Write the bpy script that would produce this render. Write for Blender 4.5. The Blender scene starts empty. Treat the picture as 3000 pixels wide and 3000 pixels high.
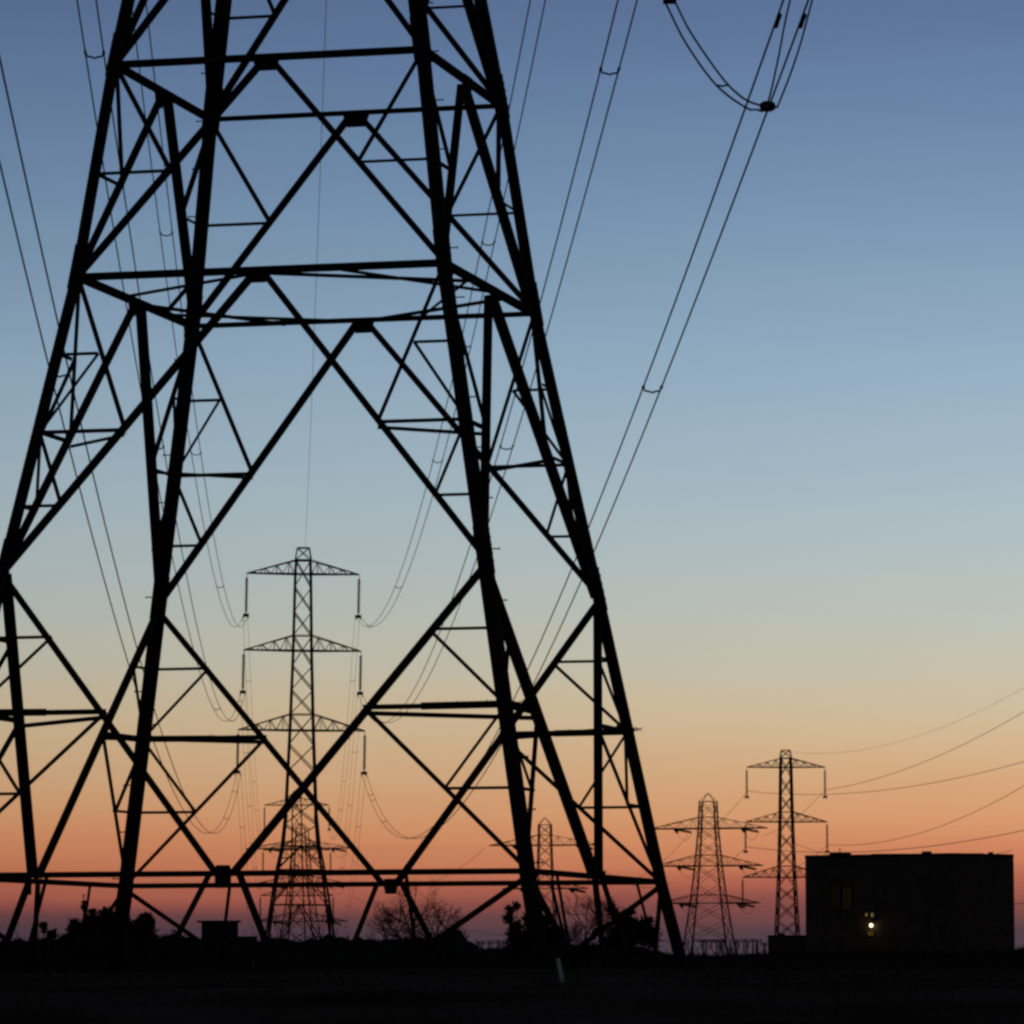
import bpy, bmesh, math, random
from mathutils import Vector, Matrix, noise
random.seed(7)
C = bpy.context.scene.collection
PI = math.pi

# ------------------------------------------------------------------ camera
F, HY, ROLL = 14040.0, 2846.0, -0.003            # focal length / horizon row on a 3000 px frame
PITCH = math.atan((HY - 1500) / F)
cam = bpy.data.objects.new('camera', bpy.data.cameras.new('camera'))
C.objects.link(cam)
cam.data.sensor_width = 36; cam.data.lens = 36 * F / 3000
cam.data.clip_start = 0.5; cam.data.clip_end = 60000
cam.matrix_world = Matrix.Rotation(PI / 2 + PITCH, 4, 'X') @ Matrix.Rotation(ROLL, 4, 'Z')
bpy.context.scene.camera = cam

def at(px, py, Y):
    u, v = px - 1500, 1500 - py
    c, s = math.cos(ROLL), math.sin(ROLL)
    u, v = (c * u + s * v) / F, (-s * u + c * v) / F
    d = Vector((u, math.cos(PITCH) - v * math.sin(PITCH), math.sin(PITCH) + v * math.cos(PITCH)))
    return d * (Y / d.y)
def to_row(P):
    up = -P.y * math.sin(PITCH) + P.z * math.cos(PITCH); fw = P.y * math.cos(PITCH) + P.z * math.sin(PITCH)
    return 1500 - (math.sin(ROLL) * P.x / fw * F + math.cos(ROLL) * up / fw * F)

def sm(a, b, x):
    t = max(0, min(1, (x - a) / (b - a))); return t * t * (3 - 2 * t)
def ground_z(x, y):
    z = -1.7 + 1.66 * sm(14, 45, y) + .04 * sm(44, 50, y) - 3.0 * sm(51, 64, y) + 2.6 * sm(95, 220, y)      # a grassy bank in front of the near tower
    z += 0.04 * noise.noise(Vector((x / 5, y / 9, 0))) * (1 - sm(150, 260, y))
    return z

# --------------------------------------------------------------- materials
def mat(name, col, rough=0.8, metal=0.0, var=0.35, scale=3.0, bump=0.0, emit=None, es=0):
    m = bpy.data.materials.new(name); m.use_nodes = True
    n = m.node_tree.nodes; l = m.node_tree.links; b = n['Principled BSDF']
    tc = n.new('ShaderNodeTexCoord'); nz = n.new('ShaderNodeTexNoise'); nz.inputs['Scale'].default_value = scale
    nz.inputs['Detail'].default_value = 6
    cr = n.new('ShaderNodeValToRGB'); cr.color_ramp.elements[0].position = 0.3; cr.color_ramp.elements[1].position = 0.7
    cr.color_ramp.elements[0].color = (*[c * (1 - var) for c in col], 1)
    cr.color_ramp.elements[1].color = (*[min(1, c * (1 + var)) for c in col], 1)
    l.new(tc.outputs['Object'], nz.inputs['Vector']); l.new(nz.outputs['Fac'], cr.inputs['Fac'])
    l.new(cr.outputs['Color'], b.inputs['Base Color'])
    b.inputs['Roughness'].default_value = rough; b.inputs['Metallic'].default_value = metal
    b.inputs['Specular IOR Level'].default_value = 0.15 if rough < .9 else 0.0
    if bump:
        bp = n.new('ShaderNodeBump'); bp.inputs['Strength'].default_value = bump
        l.new(nz.outputs['Fac'], bp.inputs['Height']); l.new(bp.outputs['Normal'], b.inputs['Normal'])
    if emit:
        b.inputs['Emission Color'].default_value = (*emit, 1); b.inputs['Emission Strength'].default_value = es
    return m
M = dict(
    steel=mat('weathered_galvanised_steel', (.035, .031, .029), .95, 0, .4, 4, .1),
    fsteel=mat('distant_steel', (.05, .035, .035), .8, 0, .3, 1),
    cable=mat('aluminium_cable', (.05, .05, .055), .7),
    glassy=mat('insulator_porcelain', (.05, .045, .045), .5),
    soil=mat('dark_field_grass', (.09, .06, .042), 1, 0, .6, .5, .6),
    leaf=mat('dusk_foliage', (.042, .038, .026), .95, 0, .4, 2),
    bark=mat('bark', (.03, .025, .02), .95, 0, .4, 5),
    wall=mat('dark_cladding', (.14, .10, .07), .9, 0, .18, .9),
    trim=mat('dark_trim', (.03, .027, .025), .9),
    brick=mat('brick_hut', (.045, .038, .045), .95, 0, .3, 2),
    white=mat('pale_marker_paint', (.88, .9, .84), .6, 0, .08, 6),
    dim=mat('dim_lit_glazing', (.03, .03, .02), .5, 0, .3, .6, 0, (.5, .42, .06), .008),
    amber=mat('amber_window', (.1, .08, .03), .5, 0, .3, 3, 0, (1, .66, .2), .15),
    lamp=mat('floodlight_glow', (.8, .8, .7), .5, 0, .1, 3, 0, (1, .80, .46), 4.5),
)

# ----------------------------------------------------------------- helpers
def tag(o, label=None, cat=None, group=None, kind=None):
    if label: o['label'] = label
    if cat: o['category'] = cat
    if group: o['group'] = group
    if kind: o['kind'] = kind
    return o
def empty(name, loc=(0, 0, 0), rz=0, label=None, cat=None, group=None):
    o = bpy.data.objects.new(name, None); C.objects.link(o); o.location = loc; o.rotation_euler = (0, 0, rz)
    o.empty_display_size = .3
    return tag(o, label, cat, group)
class MB:
    def __init__(s): s.v = []; s.f = []
    def add(s, vs, fs):
        k = len(s.v); s.v += [tuple(v) for v in vs]; s.f += [tuple(i + k for i in f) for f in fs]
    def prism(s, P, Q, poly, X, Y, poly2=None):
        P, Q = Vector(P), Vector(Q); n = len(poly); poly2 = poly2 or poly
        vs = [P + X * a + Y * b for a, b in poly] + [Q + X * a + Y * b for a, b in poly2]
        fs = [(i, (i + 1) % n, n + (i + 1) % n, n + i) for i in range(n)] + [tuple(range(n))[::-1], tuple(range(n, 2 * n))]
        s.add(vs, fs)
    def angle(s, P, Q, w, nrm, t=None, side=1):
        """rolled steel angle from P to Q, one flange in the face whose outward normal is nrm, the other pointing inward"""
        P, Q = Vector(P), Vector(Q); d = (Q - P).normalized(); N = Vector(nrm); N = (N - d * N.dot(d)).normalized()
        A = d.cross(N).normalized() * side; t = t or max(.008, w * .1)
        s.prism(P, Q, [(-w / 2, 0), (w / 2, 0), (w / 2, -t), (-w / 2 + t, -t), (-w / 2 + t, -w), (-w / 2, -w)], A, N)
    def corner(s, P, Q, w, ax, ay, t=.02):
        """leg angle: heel outward, flanges along both faces"""
        s.prism(P, Q, [(0, 0), (-w, 0), (-w, -t), (-t, -t), (-t, -w), (0, -w)], Vector(ax), Vector(ay))
    def tube(s, P, Q, r1, r2=None, n=6):
        P, Q = Vector(P), Vector(Q); r2 = r1 if r2 is None else r2
        d = (Q - P).normalized(); X = d.orthogonal().normalized(); Y = d.cross(X)
        p = [(math.cos(2 * PI * i / n), math.sin(2 * PI * i / n)) for i in range(n)]
        s.prism(P, Q, [(a * r1, b * r1) for a, b in p], X, Y, [(a * r2, b * r2) for a, b in p])
    def path(s, pts, r, n=5):
        pts = [Vector(p) for p in pts]; k0 = len(s.v)
        d0 = (pts[1] - pts[0]).normalized(); X = d0.orthogonal().normalized()
        for i, p in enumerate(pts):
            d = (pts[min(i + 1, len(pts) - 1)] - pts[max(i - 1, 0)]).normalized()
            X = (X - d * X.dot(d)).normalized(); Y = d.cross(X)
            for j in range(n):
                a = 2 * PI * j / n; s.v.append(tuple(p + X * math.cos(a) * r + Y * math.sin(a) * r))
            if i:
                for j in range(n):
                    a = k0 + (i - 1) * n; b = a + n; s.f.append((a + j, a + (j + 1) % n, b + (j + 1) % n, b + j))
    def box(s, c, size, R=None):
        c = Vector(c); hx, hy, hz = [q / 2 for q in size]
        vs = [Vector((a * hx, b * hy, e * hz)) for a in (-1, 1) for b in (-1, 1) for e in (-1, 1)]
        if R: vs = [R @ v for v in vs]
        s.add([c + v for v in vs], [(0, 1, 3, 2), (4, 6, 7, 5), (0, 4, 5, 1), (2, 3, 7, 6), (0, 2, 6, 4), (1, 5, 7, 3)])
    def lathe(s, P, Q, prof, n=10):
        P, Q = Vector(P), Vector(Q); d = Q - P; L = d.length; d.normalize(); X = d.orthogonal().normalized(); Y = d.cross(X)
        k = len(s.v)
        for (h, r) in prof:
            for j in range(n):
                a = 2 * PI * j / n; s.v.append(tuple(P + d * h * L + (X * math.cos(a) + Y * math.sin(a)) * r))
        for i in range(len(prof) - 1):
            for j in range(n):
                a = k + i * n; s.f.append((a + j, a + (j + 1) % n, a + n + (j + 1) % n, a + n + j))
    def build(s, name, m, parent=None, origin=None):
        me = bpy.data.meshes.new(name)
        o0 = Vector(origin) if origin is not None else Vector((0, 0, 0))
        me.from_pydata([tuple(Vector(v) - o0) for v in s.v], [], s.f); me.materials.append(m); me.update()
        o = bpy.data.objects.new(name, me); C.objects.link(o); o.location = o0
        if parent: o.parent = parent
        return o

# ---------------------------------------------------------------- ground
def build_ground():
    ys = [-60, -20, 0] + [5 * i for i in range(1, 61)] + [340, 400, 500, 700, 1000, 1500, 2500, 5000, 10000, 40000]
    xs = [-40000, -8000, -2000, -600, -250, -120] + [-80 + 4 * i for i in range(41)] + [120, 250, 600, 2000, 8000, 40000]
    mb = MB()
    for y in ys:
        for x in xs: mb.v.append((x, y, ground_z(x, y) if y < 300 else -.4))
    w = len(xs)
    for j in range(len(ys) - 1):
        for i in range(w - 1): mb.f.append((j * w + i, j * w + i + 1, (j + 1) * w + i + 1, (j + 1) * w + i))
    o = mb.build('ground', M['soil']); tag(o, kind='structure')
    for p in o.data.polygons: p.use_smooth = True
build_ground()

# ------------------------------------------------------- the near pylon
TX, TY, TH = -3.082, 73.59, -0.241
base = ground_z(TX, TY)
pyl = empty('transmission_tower', (TX, TY, base), TH,
            'huge steel lattice tower in the foreground, its four legs filling the left half', 'pylon')
ZS = [base, 1.417, 5.924, 10.427, 13.727, 17.0, 21.2, 29.6, 39.6, 43.0]
WS = [5.45, 4.5, 3.684, 2.849, 2.422, 1.90, 1.62, 1.35, 1.1, .95]
def HW(z):
    for i in range(len(ZS) - 1):
        if z <= ZS[i + 1]: break
    t = (z - ZS[i]) / (ZS[i + 1] - ZS[i]); return WS[i] + (WS[i + 1] - WS[i]) * t
FN = {'N': (0, -1, 0), 'F': (0, 1, 0), 'L': (-1, 0, 0), 'R': (1, 0, 0)}
def FP(face, u, z, inset=0.0):
    w = HW(z); e = w + .07 - inset
    p = {'N': (u * w, -e), 'F': (u * w, e), 'L': (-e, u * w), 'R': (e, u * w)}[face]
    return Vector((p[0], p[1], z - base))
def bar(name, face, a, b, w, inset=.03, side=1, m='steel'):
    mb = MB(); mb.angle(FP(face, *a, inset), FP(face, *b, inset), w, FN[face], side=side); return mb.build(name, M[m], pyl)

LW = {0: .205, 1: .195, 2: .185, 3: .182, 4: .21, 5: .2, 6: .15, 7: .13, 8: .11}
legs = {}
for (sx, sy) in ((-1, -1), (-1, 1), (1, -1), (1, 1)):
    mb = MB(); pts = []
    for i in range(len(ZS) - 1):
        w = LW[i]
        def cp(z):
            h = HW(z) + .085; return Vector((sx * h, sy * h, z - base))
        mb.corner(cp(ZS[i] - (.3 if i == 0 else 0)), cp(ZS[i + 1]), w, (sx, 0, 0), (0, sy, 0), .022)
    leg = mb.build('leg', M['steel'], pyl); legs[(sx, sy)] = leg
    for i in (2, 3, 4, 5, 6):                                   # bolted splice covers just above the joints
        z0 = ZS[i]; w = LW[i] + .018; s = MB()
        def cp2(z):
            h = HW(z) + .097; return Vector((sx * h, sy * h, z - base))
        s.corner(cp2(z0 - .18), cp2(z0 + .5), w, (sx, 0, 0), (0, sy, 0), .02)
        for k in range(5):
            for q in (.06, .14):
                p = cp2(z0 + .0 + k * .12)
                s.box(p + Vector((-sx * q, sy * .008, 0)), (.026, .02, .026)); s.box(p + Vector((sx * .008, -sy * q, 0)), (.02, .026, .026))
        s.build('splice_plate', M['steel'], leg)
    ft = MB(); h = HW(base) + .03
    ft.box((sx * h, sy * h, .1), (.9, .9, .7)); ft.build('concrete_footing', M['trim'], leg)
# climbing bolts on two opposite legs
bolt = MB(); bolt.tube((0, 0, 0), (1, 0, 0), .010, n=5); bolt.tube((.93, 0, 0), (1, 0, 0), .018, n=6)
bme = bolt.build('step_bolt', M['steel']).data
bpy.data.objects.remove(bpy.data.objects['step_bolt'])
for (sx, sy), d0 in (((-1, 1), -1), ((1, -1), 1)):
    z = base + 3.0; k = 0
    while z < 24:
        o = bpy.data.objects.new('step_bolt', bme); C.objects.link(o); o.parent = legs[(sx, sy)]
        h = HW(z) + .085
        if k % 2 == 0: o.location = (sx * (h - .01), sy * (h - .12), z - base); o.scale = (.15 * sx, 1, 1)
        else: o.location = (sx * (h - .12), sy * (h - .01), z - base); o.scale = (.15, 1, 1); o.rotation_euler = (0, 0, PI / 2 * sy)
        z += .38; k += 1

Z1, Z2, Z3, Z4, Z5 = ZS[1:6]
GUS = []
for f in 'NFLR':
    big = .10 if f in 'NF' else .14
    thin = .044
    # horizontals
    for z, w in ((Z1, .082), (Z3, .105 if f != 'F' else .075), (Z4, .10 if f != 'F' else .072), (Z5, .09)):
        bar('horizontal_beam', f, (-1, z), (1, z), w, .022, side=-1)
    # V braces
    for s in (-1, 1):
        bar('main_brace', f, (s * 1.0, Z2 - .05), (s * .03, Z1 + .02), big, .036, s)
        bar('main_brace', f, (s * 1.0, Z2 + .05), (s * .03, Z3 - .05), big, .036, s)
        bar('main_brace', f, (s * .99, Z3 + .07), (s * .03, Z4 - .05), big * .95, .036, s)
        bar('main_brace', f, (s * .99, Z4 + .07), (s * .03, Z5 - .05), big * .95, .036, s)
        # leg extension below the first beam
        zn = base + (Z1 - base) * .48; un = .26 * s
        bar('main_brace', f, (s * .05, Z1 - .02), (un, zn), .085, .036, s)
        bar('main_brace', f, (s * 1.01, Z1 - .03), (un, zn), .075, .05, s)
        bar('main_brace', f, (un, zn), (s * .985, base + .35), .085, .036, s)
        bar('vertical_strut', f, (s * .60, Z1), (s * .615, Z1 - (Z1 - zn) * .52), .045, .06)
    # redundants, panel 1-2 (V opens upward to the legs) and panel 2-3
    for s in (-1, 1):
        def V12(t): return (s * (1 - t), Z2 - (Z2 - Z1) * t)          # u on the brace itself, t from the leg joint
        def brace_pt(za, zb, t):
            z = za + (zb - za) * t; return (s * (1 - t) * HW(za) / HW(z), z)
        for (za, zb, sg) in ((Z2, Z1, -1), (Z2, Z3, 1)):
            v1 = brace_pt(za, zb, .22); v2 = brace_pt(za, zb, .47)
            l1 = (s, v1[1]); l2 = (s, v2[1]); le = (s, zb)
            mid = (v2[0] + (s - v2[0]) * .5, v2[1] + (zb - v2[1]) * .5)
            if sg < 0: mid = (v2[0] + (s * 1.0 - v2[0]) * .52, v2[1] + (zb - v2[1]) * .50)
            bar('horizontal_strut', f, v1, l1, thin, .06)
            bar('horizontal_strut', f, v2, l2, thin * (1.7 if sg < 0 else 1.25), .06)
            bar('horizontal_strut', f, mid, (s, mid[1]), thin, .06)
            bar('diagonal_strut', f, v1, l2, thin * 1.1, .075, s)
            bar('diagonal_strut', f, v2, le, thin * 1.35, .075, s)
            bar('diagonal_strut', f, mid, l2, thin, .09, s)
        z = Z2 + (Z1 - Z2) * .47; N_ = Vector(FN[f]); T_ = Vector((0, 0, 1)).cross(N_); mb = MB()      # anti-climb guard rail beside each leg
        p, q_ = FP(f, s * .70, z + .0, -.01), FP(f, s * 1.0, z + .01, -.01)
        mb.prism(p, q_, [(-.0, -.055), (.03, -.055), (.03, .05), (0, .05)], N_, Vector((0, 0, 1)))
        for k in range(14):
            a = p.lerp(q_, (k + .5) / 14); mb.tube(a, a + N_ * .18 + Vector((0, 0, random.uniform(-.05, .08))), .008, .004, 4)
        for h_ in (.07, .15):
            mb.path([p.lerp(q_, k / 10) + N_ * h_ + Vector((0, 0, random.uniform(-.02, .04))) for k in range(11)], .006, 4)
        mb.build('anti_climb_guard', M['steel'], pyl)
        v = brace_pt(Z3, Z4, .485)
        bar('horizontal_strut', f, v, (s, v[1]), thin, .06)
        bar('diagonal_strut', f, v, (s, Z4), thin * 1.5, .075, s)
        v = brace_pt(Z4, Z5, .485)
        bar('horizontal_strut', f, v, (s, v[1]), thin, .06)
        bar('diagonal_strut', f, v, (s, Z5), thin * 1.3, .075, s)
    # gusset plates at the centres
    N = Vector(FN[f]); T = Vector((0, 0, 1)).cross(N)
    for z, a, b, up, dn in ((Z1, .14, .20, .13, .19), (Z3, .20, .13, .03, .20), (Z4, .24, .15, .03, .22), (Z5, .2, .13, .03, .2)):
        c = FP(f, 0, z, .0) + N * .004
        g = MB(); poly = [(-a, up), (a, up), (b, -dn), (-b, -dn)] if z != Z1 else ([(-.10, .12), (.10, .12), (.125, .04), (.12, -.21), (-.12, -.21), (-.125, .04)] if f in 'NL' else [(-.10, .09), (.10, .09), (.13, .03), (.09, -.16), (-.09, -.16), (-.13, .03)])
        g.prism(c, c + N * .014, poly, T, Vector((0, 0, 1)))
        for qx in (-.08, 0, .08):
            for qz in (-.04, -.11): g.box(c + T * qx + Vector((0, 0, qz)) + N * .02, (.025, .025, .025))
        g.build('gusset_plate', M['steel'], pyl)
# plan bracing
def plan(p, q, w=.04):
    mb = MB(); mb.angle(p, q, w, (0, 0, 1)); mb.build('plan_strut', M['steel'], pyl)
def c3(f, u, z, dz=-.05): 
    p = FP(f, u, z, .12); p.z += dz; return p
adj = (('N', 'L', -1, -1), ('N', 'R', 1, -1), ('F', 'L', -1, 1), ('F', 'R', 1, 1))
for f, g, s, q in adj:
    for za, zb in ((Z2, Z1), (Z2, Z3)):
        z = za + (zb - za) * .47; k = (1 - .47) * HW(za) / HW(z)
        plan(c3(f, s * k, z), c3(g, q * k, z), .065 if zb == Z1 else .05)
for f, u, g, v in (('R', 0, 'N', .44), ('L', 0, 'F', -.44), ('N', 0, 'R', -.42), ('F', 0, 'L', .42), ('N', 0, 'L', -.3), ('F', 0, 'R', .3), ('R', -.42, 'F', .34), ('L', .42, 'N', -.34)):
    plan(c3(f, u, Z3, -.01), c3(g, v, Z3, -.012), .05)
# upper body (above the picture) and crossarms
levels = [Z5, 18.9, ZS[6], 23.2, 25.3, 27.4, ZS[7], 31.9, 34.4, 37.0, ZS[8], 41.2, ZS[9]]
for f in 'NFLR':
    for a, b in zip(levels[:-1], levels[1:]):
        mb = MB()
        mb.angle(FP(f, -1, a, .03), FP(f, 1, b, .03), .08, FN[f]); mb.angle(FP(f, 1, a, .05), FP(f, -1, b, .05), .08, FN[f])
        mb.angle(FP(f, -1, b, .015), FP(f, 1, b, .015), .06, FN[f]); mb.build('lattice_panel', M['steel'], pyl)
mb = MB()
for sx, sy in ((-1, -1), (-1, 1), (1, -1), (1, 1)): mb.angle((sx * .95, sy * .95, 43 - base), (sx * .1, sy * .1, 46 - base), .08, (sx, sy, 0))
mb.build('peak', M['steel'], pyl)
ANCH = {  # conductor ends at the near tower: (world point of the clamp), arm span, arm level
    'RB': (Vector((6.6, 77, 21.2)), 10.0, 21.4), 'RM': (Vector((5.28, 78, 29.48)), 8.7, 29.7), 'RT': (Vector((4.8, 78, 39.5)), 8.2, 39.7),
    'LT': (Vector((-8.95, 80, 40.47)), -6.1, 39.9), 'LM': (Vector((-9.12, 80, 29.65)), -6.3, 29.7), 'LB': (Vector((-9.96, 80, 20.33)), -7.0, 21.0)}
def disc_profile(n, r0=.03, r1=.135):
    p = [(0, .012), (.03, r0)]
    for i in range(n):
        a = .04 + .9 * i / n; d = .9 / n
        p += [(a, r0), (a + d * .25, r1), (a + d * .45, r1 * .9), (a + d * .5, r0)]
    return p + [(.95, r0), (1, .012)]
RT_ = Matrix.Rotation(-TH, 4, 'Z')
def loc(P): return RT_ @ (Vector(P) - Vector((TX, TY, base)))
for k, (A, s, za) in ANCH.items():
    q = 1 if s > 0 else -1; z = za - base; w = HW(za); wt = HW(za + 1.9)
    tip = Vector((s, 0, z)); arm = MB()
    for y in (-1, 1):
        lo, up = Vector((q * w, y * w, z)), Vector((q * wt, y * wt, z + 1.9)); te = tip + Vector((0, y * .12, 0))
        arm.angle(lo, te, .11, (0, y, 0)); arm.angle(up, te, .09, (0, y, 0))
        n = 5
        for i in range(n):
            a, b = i / n, (i + 1) / n
            arm.angle(lo.lerp(te, a), up.lerp(te, b), .05, (0, y, 0)); arm.angle(up.lerp(te, b), lo.lerp(te, b), .05, (0, y, 0))
    for i in range(5):
        a, b = i / 5, (i + 1) / 5; e = Vector((0, 0, .02))
        L0, L1 = Vector((q * w, -w, z)) + e, Vector((q * w, w, z)) + e
        arm.angle(L0.lerp(tip, a), L1.lerp(tip, b), .05, (0, 0, 1)); arm.angle(L1.lerp(tip, b), L0.lerp(tip, b), .05, (0, 0, 1))
    arm.build('crossarm', M['steel'], pyl)
    tl = loc(A); ins = MB(); ins.lathe(tip, tl, disc_profile(22)); io = ins.build('insulator_string', M['glassy'], pyl)
    back = tip + (RT_ @ Vector((-.5, -.865, -.05))).to_3d() * 5
    ins = MB(); ins.lathe(tip, back, disc_profile(22)); ins.build('insulator_string', M['glassy'], pyl)

# ------------------------------------------------------- distant towers
def lattice_tower(name, px, Y, yaw, zw, arms, label, group, style='suspension', lean=0, peak=(1.3, .65), th=1.0, ins_len=4.0, k_levels=(), panels=(), sw=0.0):
    """zw: list of (z, half width) from the ground up; arms: (z lower, z upper, half span)"""
    P = at(px, HY, Y); gz = -.4
    root = empty(name, (P.x, Y, gz), yaw, label, 'pylon', group); root.rotation_euler = (0, lean, yaw)
    def W(z):
        for i in range(len(zw) - 1):
            if z <= zw[i + 1][0]: break
        a, b = zw[i], zw[i + 1]; return a[1] + (b[1] - a[1]) * (z - a[0]) / (b[0] - a[0])
    def R(x, y, z): return Vector((x, y, z - gz))
    lw = .23 * th; bw = (.105 if style == 'suspension' else .085) * th ** .3; lw *= 1.12
    for sx, sy in ((-1, -1), (-1, 1), (1, -1), (1, 1)):
        mb = MB()
        for (a, wa), (b, wb) in zip(zw[:-1], zw[1:]):
            mb.corner(R(sx * wa, sy * wa, a), R(sx * wb, sy * wb, b), lw * (1 if b < arms[0][0] else .8), (sx, 0, 0), (0, sy, 0), .03)
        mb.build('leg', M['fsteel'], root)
    def side(mb, f, ua, za, ub, zb, w, off=0):
        wa, wb = W(za) - off, W(zb) - off
        if f in 'NF': s = -1 if f == 'N' else 1; mb.angle(R(ua * wa, s * wa, za), R(ub * wb, s * wb, zb), w, (0, s, 0))
        else: s = -1 if f == 'L' else 1; mb.angle(R(s * wa, ua * wa, za), R(s * wb, ub * wb, zb), w, (s, 0, 0))
    for a, b in zip(panels[:-1], panels[1:]):
        mb = MB()
        for f in 'NFLR':
            side(mb, f, -1, a, 1, b, bw, .03); side(mb, f, 1, a, -1, b, bw, .06)
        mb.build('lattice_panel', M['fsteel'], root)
    for a, b in zip(k_levels[:-1], k_levels[1:]):
        mb = MB()
        for f in 'NFLR':
            side(mb, f, -1, b, 1, b, bw, .02)
            for s in (-1, 1):
                side(mb, f, s, a, 0, b, bw * 1.2, .04); m = (a + b) / 2
                side(mb, f, s * .5 * W(a) / W(m), m, s, m, bw * .7, .05); side(mb, f, s * .5 * W(a) / W(m), m, s, b, bw * .7, .06)
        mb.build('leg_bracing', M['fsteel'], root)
    for zl, zu, hs in arms:
        mb = MB()
        for f in 'NFLR': side(mb, f, -1.02, zl, 1.02, zl, bw * 1.3, 0)
        mb.build('horizontal_beam', M['fsteel'], root); mb = MB()
        for f in 'NFLR': side(mb, f, -1.02, zu, 1.02, zu, bw, 0)
        mb.build('horizontal_beam', M['fsteel'], root)
        for q in (-1, 1):
            w, wt = W(zl), W(zu); arm = MB(); tip = R(q * hs, 0, zl)
            for y in (-1, 1):
                lo, up, te = R(q * w, y * w, zl), R(q * wt, y * wt, zu), tip + Vector((0, y * .1, .03))
                arm.angle(lo, te, bw * (1.4 if style == 'suspension' else 2.6), (0, y, 0)); arm.angle(up, te, bw * 1.1, (0, y, 0))
                n = 4
                for i in range(n):
                    a, b = i / n, (i + .5) / n, ; c = (i + 1) / n
                    arm.angle(lo.lerp(te, a), up.lerp(te, b), bw * .6, (0, y, 0)); arm.angle(up.lerp(te, b), lo.lerp(te, c), bw * .6, (0, y, 0))
                    arm.angle(up.lerp(te, b), lo.lerp(te, b), bw * .5, (0, y, 0))
            L0, L1 = R(q * w, -w, zl - .02), R(q * w, w, zl - .02)
            for i in range(4):
                arm.angle(L0.lerp(tip, i / 4), L1.lerp(tip, (i + 1) / 4), bw * .6, (0, 0, 1)); arm.angle(L1.lerp(tip, i / 4), L0.lerp(tip, i / 4), bw * .6, (0, 0, 1))
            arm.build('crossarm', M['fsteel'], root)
            if style == 'suspension':
                t0 = tip + Vector((0, 0, -.35)); t1 = t0 + Vector((sw * 4, 0, -ins_len))
                ins = MB(); ins.tube(tip, t0, .03); ins.lathe(t0, t1, disc_profile(20, .08, .15 + .055 * th), 8)
                io = ins.build('insulator_string', M['glassy'], root)
                cl = MB(); cl.box(t1 + Vector((0, 0, -.12)), (.62, .4, .34)); cl.tube(t1 + Vector((-.23, 0, -.1)), t1 + Vector((-.25, 0, -.5)), .04)
                cl.tube(t1 + Vector((.23, 0, -.1)), t1 + Vector((.25, 0, -.5)), .04); cl.build('clamp', M['fsteel'], io)
            else:
                for u in (.57,):
                    for d in (Vector((2.6, 1.6, -.55)), Vector((.9, -2.4, -.6))):
                        a = R(q * hs * u, 0, zl - .05); b = a + d
                        ins = MB(); ins.lathe(a, b, disc_profile(14, .10, .26), 7); ins.build('insulator_string', M['glassy'], root)
                    a = R(q * hs * u, 0, zl) + Vector((2.6, 1.6, -.6)); b = R(q * hs * u, 0, zl) + Vector((.9, -2.4, -.65)); jl = MB()
                    pts = []
                    for i in range(13):
                        t = i / 12; p = a.lerp(b, t); p.z -= 2.6 * 4 * t * (1 - t) * .5 + .0; pts.append(p)
                    jl.path(pts, .03, 4); jl.build('jumper', M['cable'], root)
    ztop = zw[-1][0]; wt = zw[-1][1]; pk = MB(); hgt, pw = peak
    for sx, sy in ((-1, -1), (-1, 1), (1, -1), (1, 1)):
        pk.angle(R(sx * wt, sy * wt, ztop), R(sx * pw, sy * pw, ztop + hgt), bw, (sx, sy, 0))
    for s in (-1, 1):
        pk.angle(R(-pw, s * pw, ztop + hgt), R(pw, s * pw, ztop + hgt), bw, (0, s, 0)); pk.angle(R(s * pw, -pw, ztop + hgt), R(s * pw, pw, ztop + hgt), bw, (s, 0, 0))
        pk.angle(R(-wt, s * wt, ztop), R(wt, s * wt, ztop), bw, (0, s, 0))
        if pw > .3: pk.angle(R(-wt, s * wt, ztop), R(pw, s * pw, ztop + hgt), bw * .7, (0, s, 0)); pk.angle(R(wt, s * wt, ztop), R(-pw, s * pw, ztop + hgt), bw * .7, (0, s, 0))
    pk.build('peak', M['fsteel'], root)
    return root

Zp = lambda row, Y: (HY - row) * Y / F
# tower B, straight behind
Yb = 510.0
lattice_tower('transmission_tower', 869, Yb, .10,
    [(-.4, 4.1), (7.1, 3.1), (10.8, 2.55), (13.3, 2.05), (16.6, 1.72), (25.7, 1.34), (34.1, 1.08), (42.3, .93), (43.8, .86)],
    [(25.6, 27.3, 6.75), (34.1, 35.7, 6.25), (42.3, 43.75, 6.0)],
    'tall suspension tower framed between the near tower legs, insulators hanging from its three crossarms',
    'transmission towers in the distance', panels=[13.3, 15.6, 18.2, 21.2, 24.1, 27.3, 29.9, 32.5, 35.7, 38.25, 40.9, 43.8][0:],
    k_levels=(-.4, 7.1, 10.8, 13.3), lean=.008, sw=-.012)
short = [(-.4, 2.5), (2.5, 2.0), (5.0, 1.75), (14.1, 1.34), (22.5, 1.08), (30.8, .93), (32.2, .86)]
sp = [-.4, 2.5, 5.0, 7.6, 10.4, 12.7, 15.8, 18.3, 20.8, 24.0, 26.5, 29.3, 32.2]
sarm = [(14.1, 15.8, 6.75), (22.5, 24.0, 6.25), (30.8, 32.15, 6.0)]
Yf = 730.0
lattice_tower('transmission_tower', 2299, Yf, .08, short, sarm,
    'suspension tower just left of the block building, insulators hanging from its crossarms',
    'transmission towers in the distance', panels=sp, peak=(1.2, .65), th=1.25)
Yc = 890.0
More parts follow.
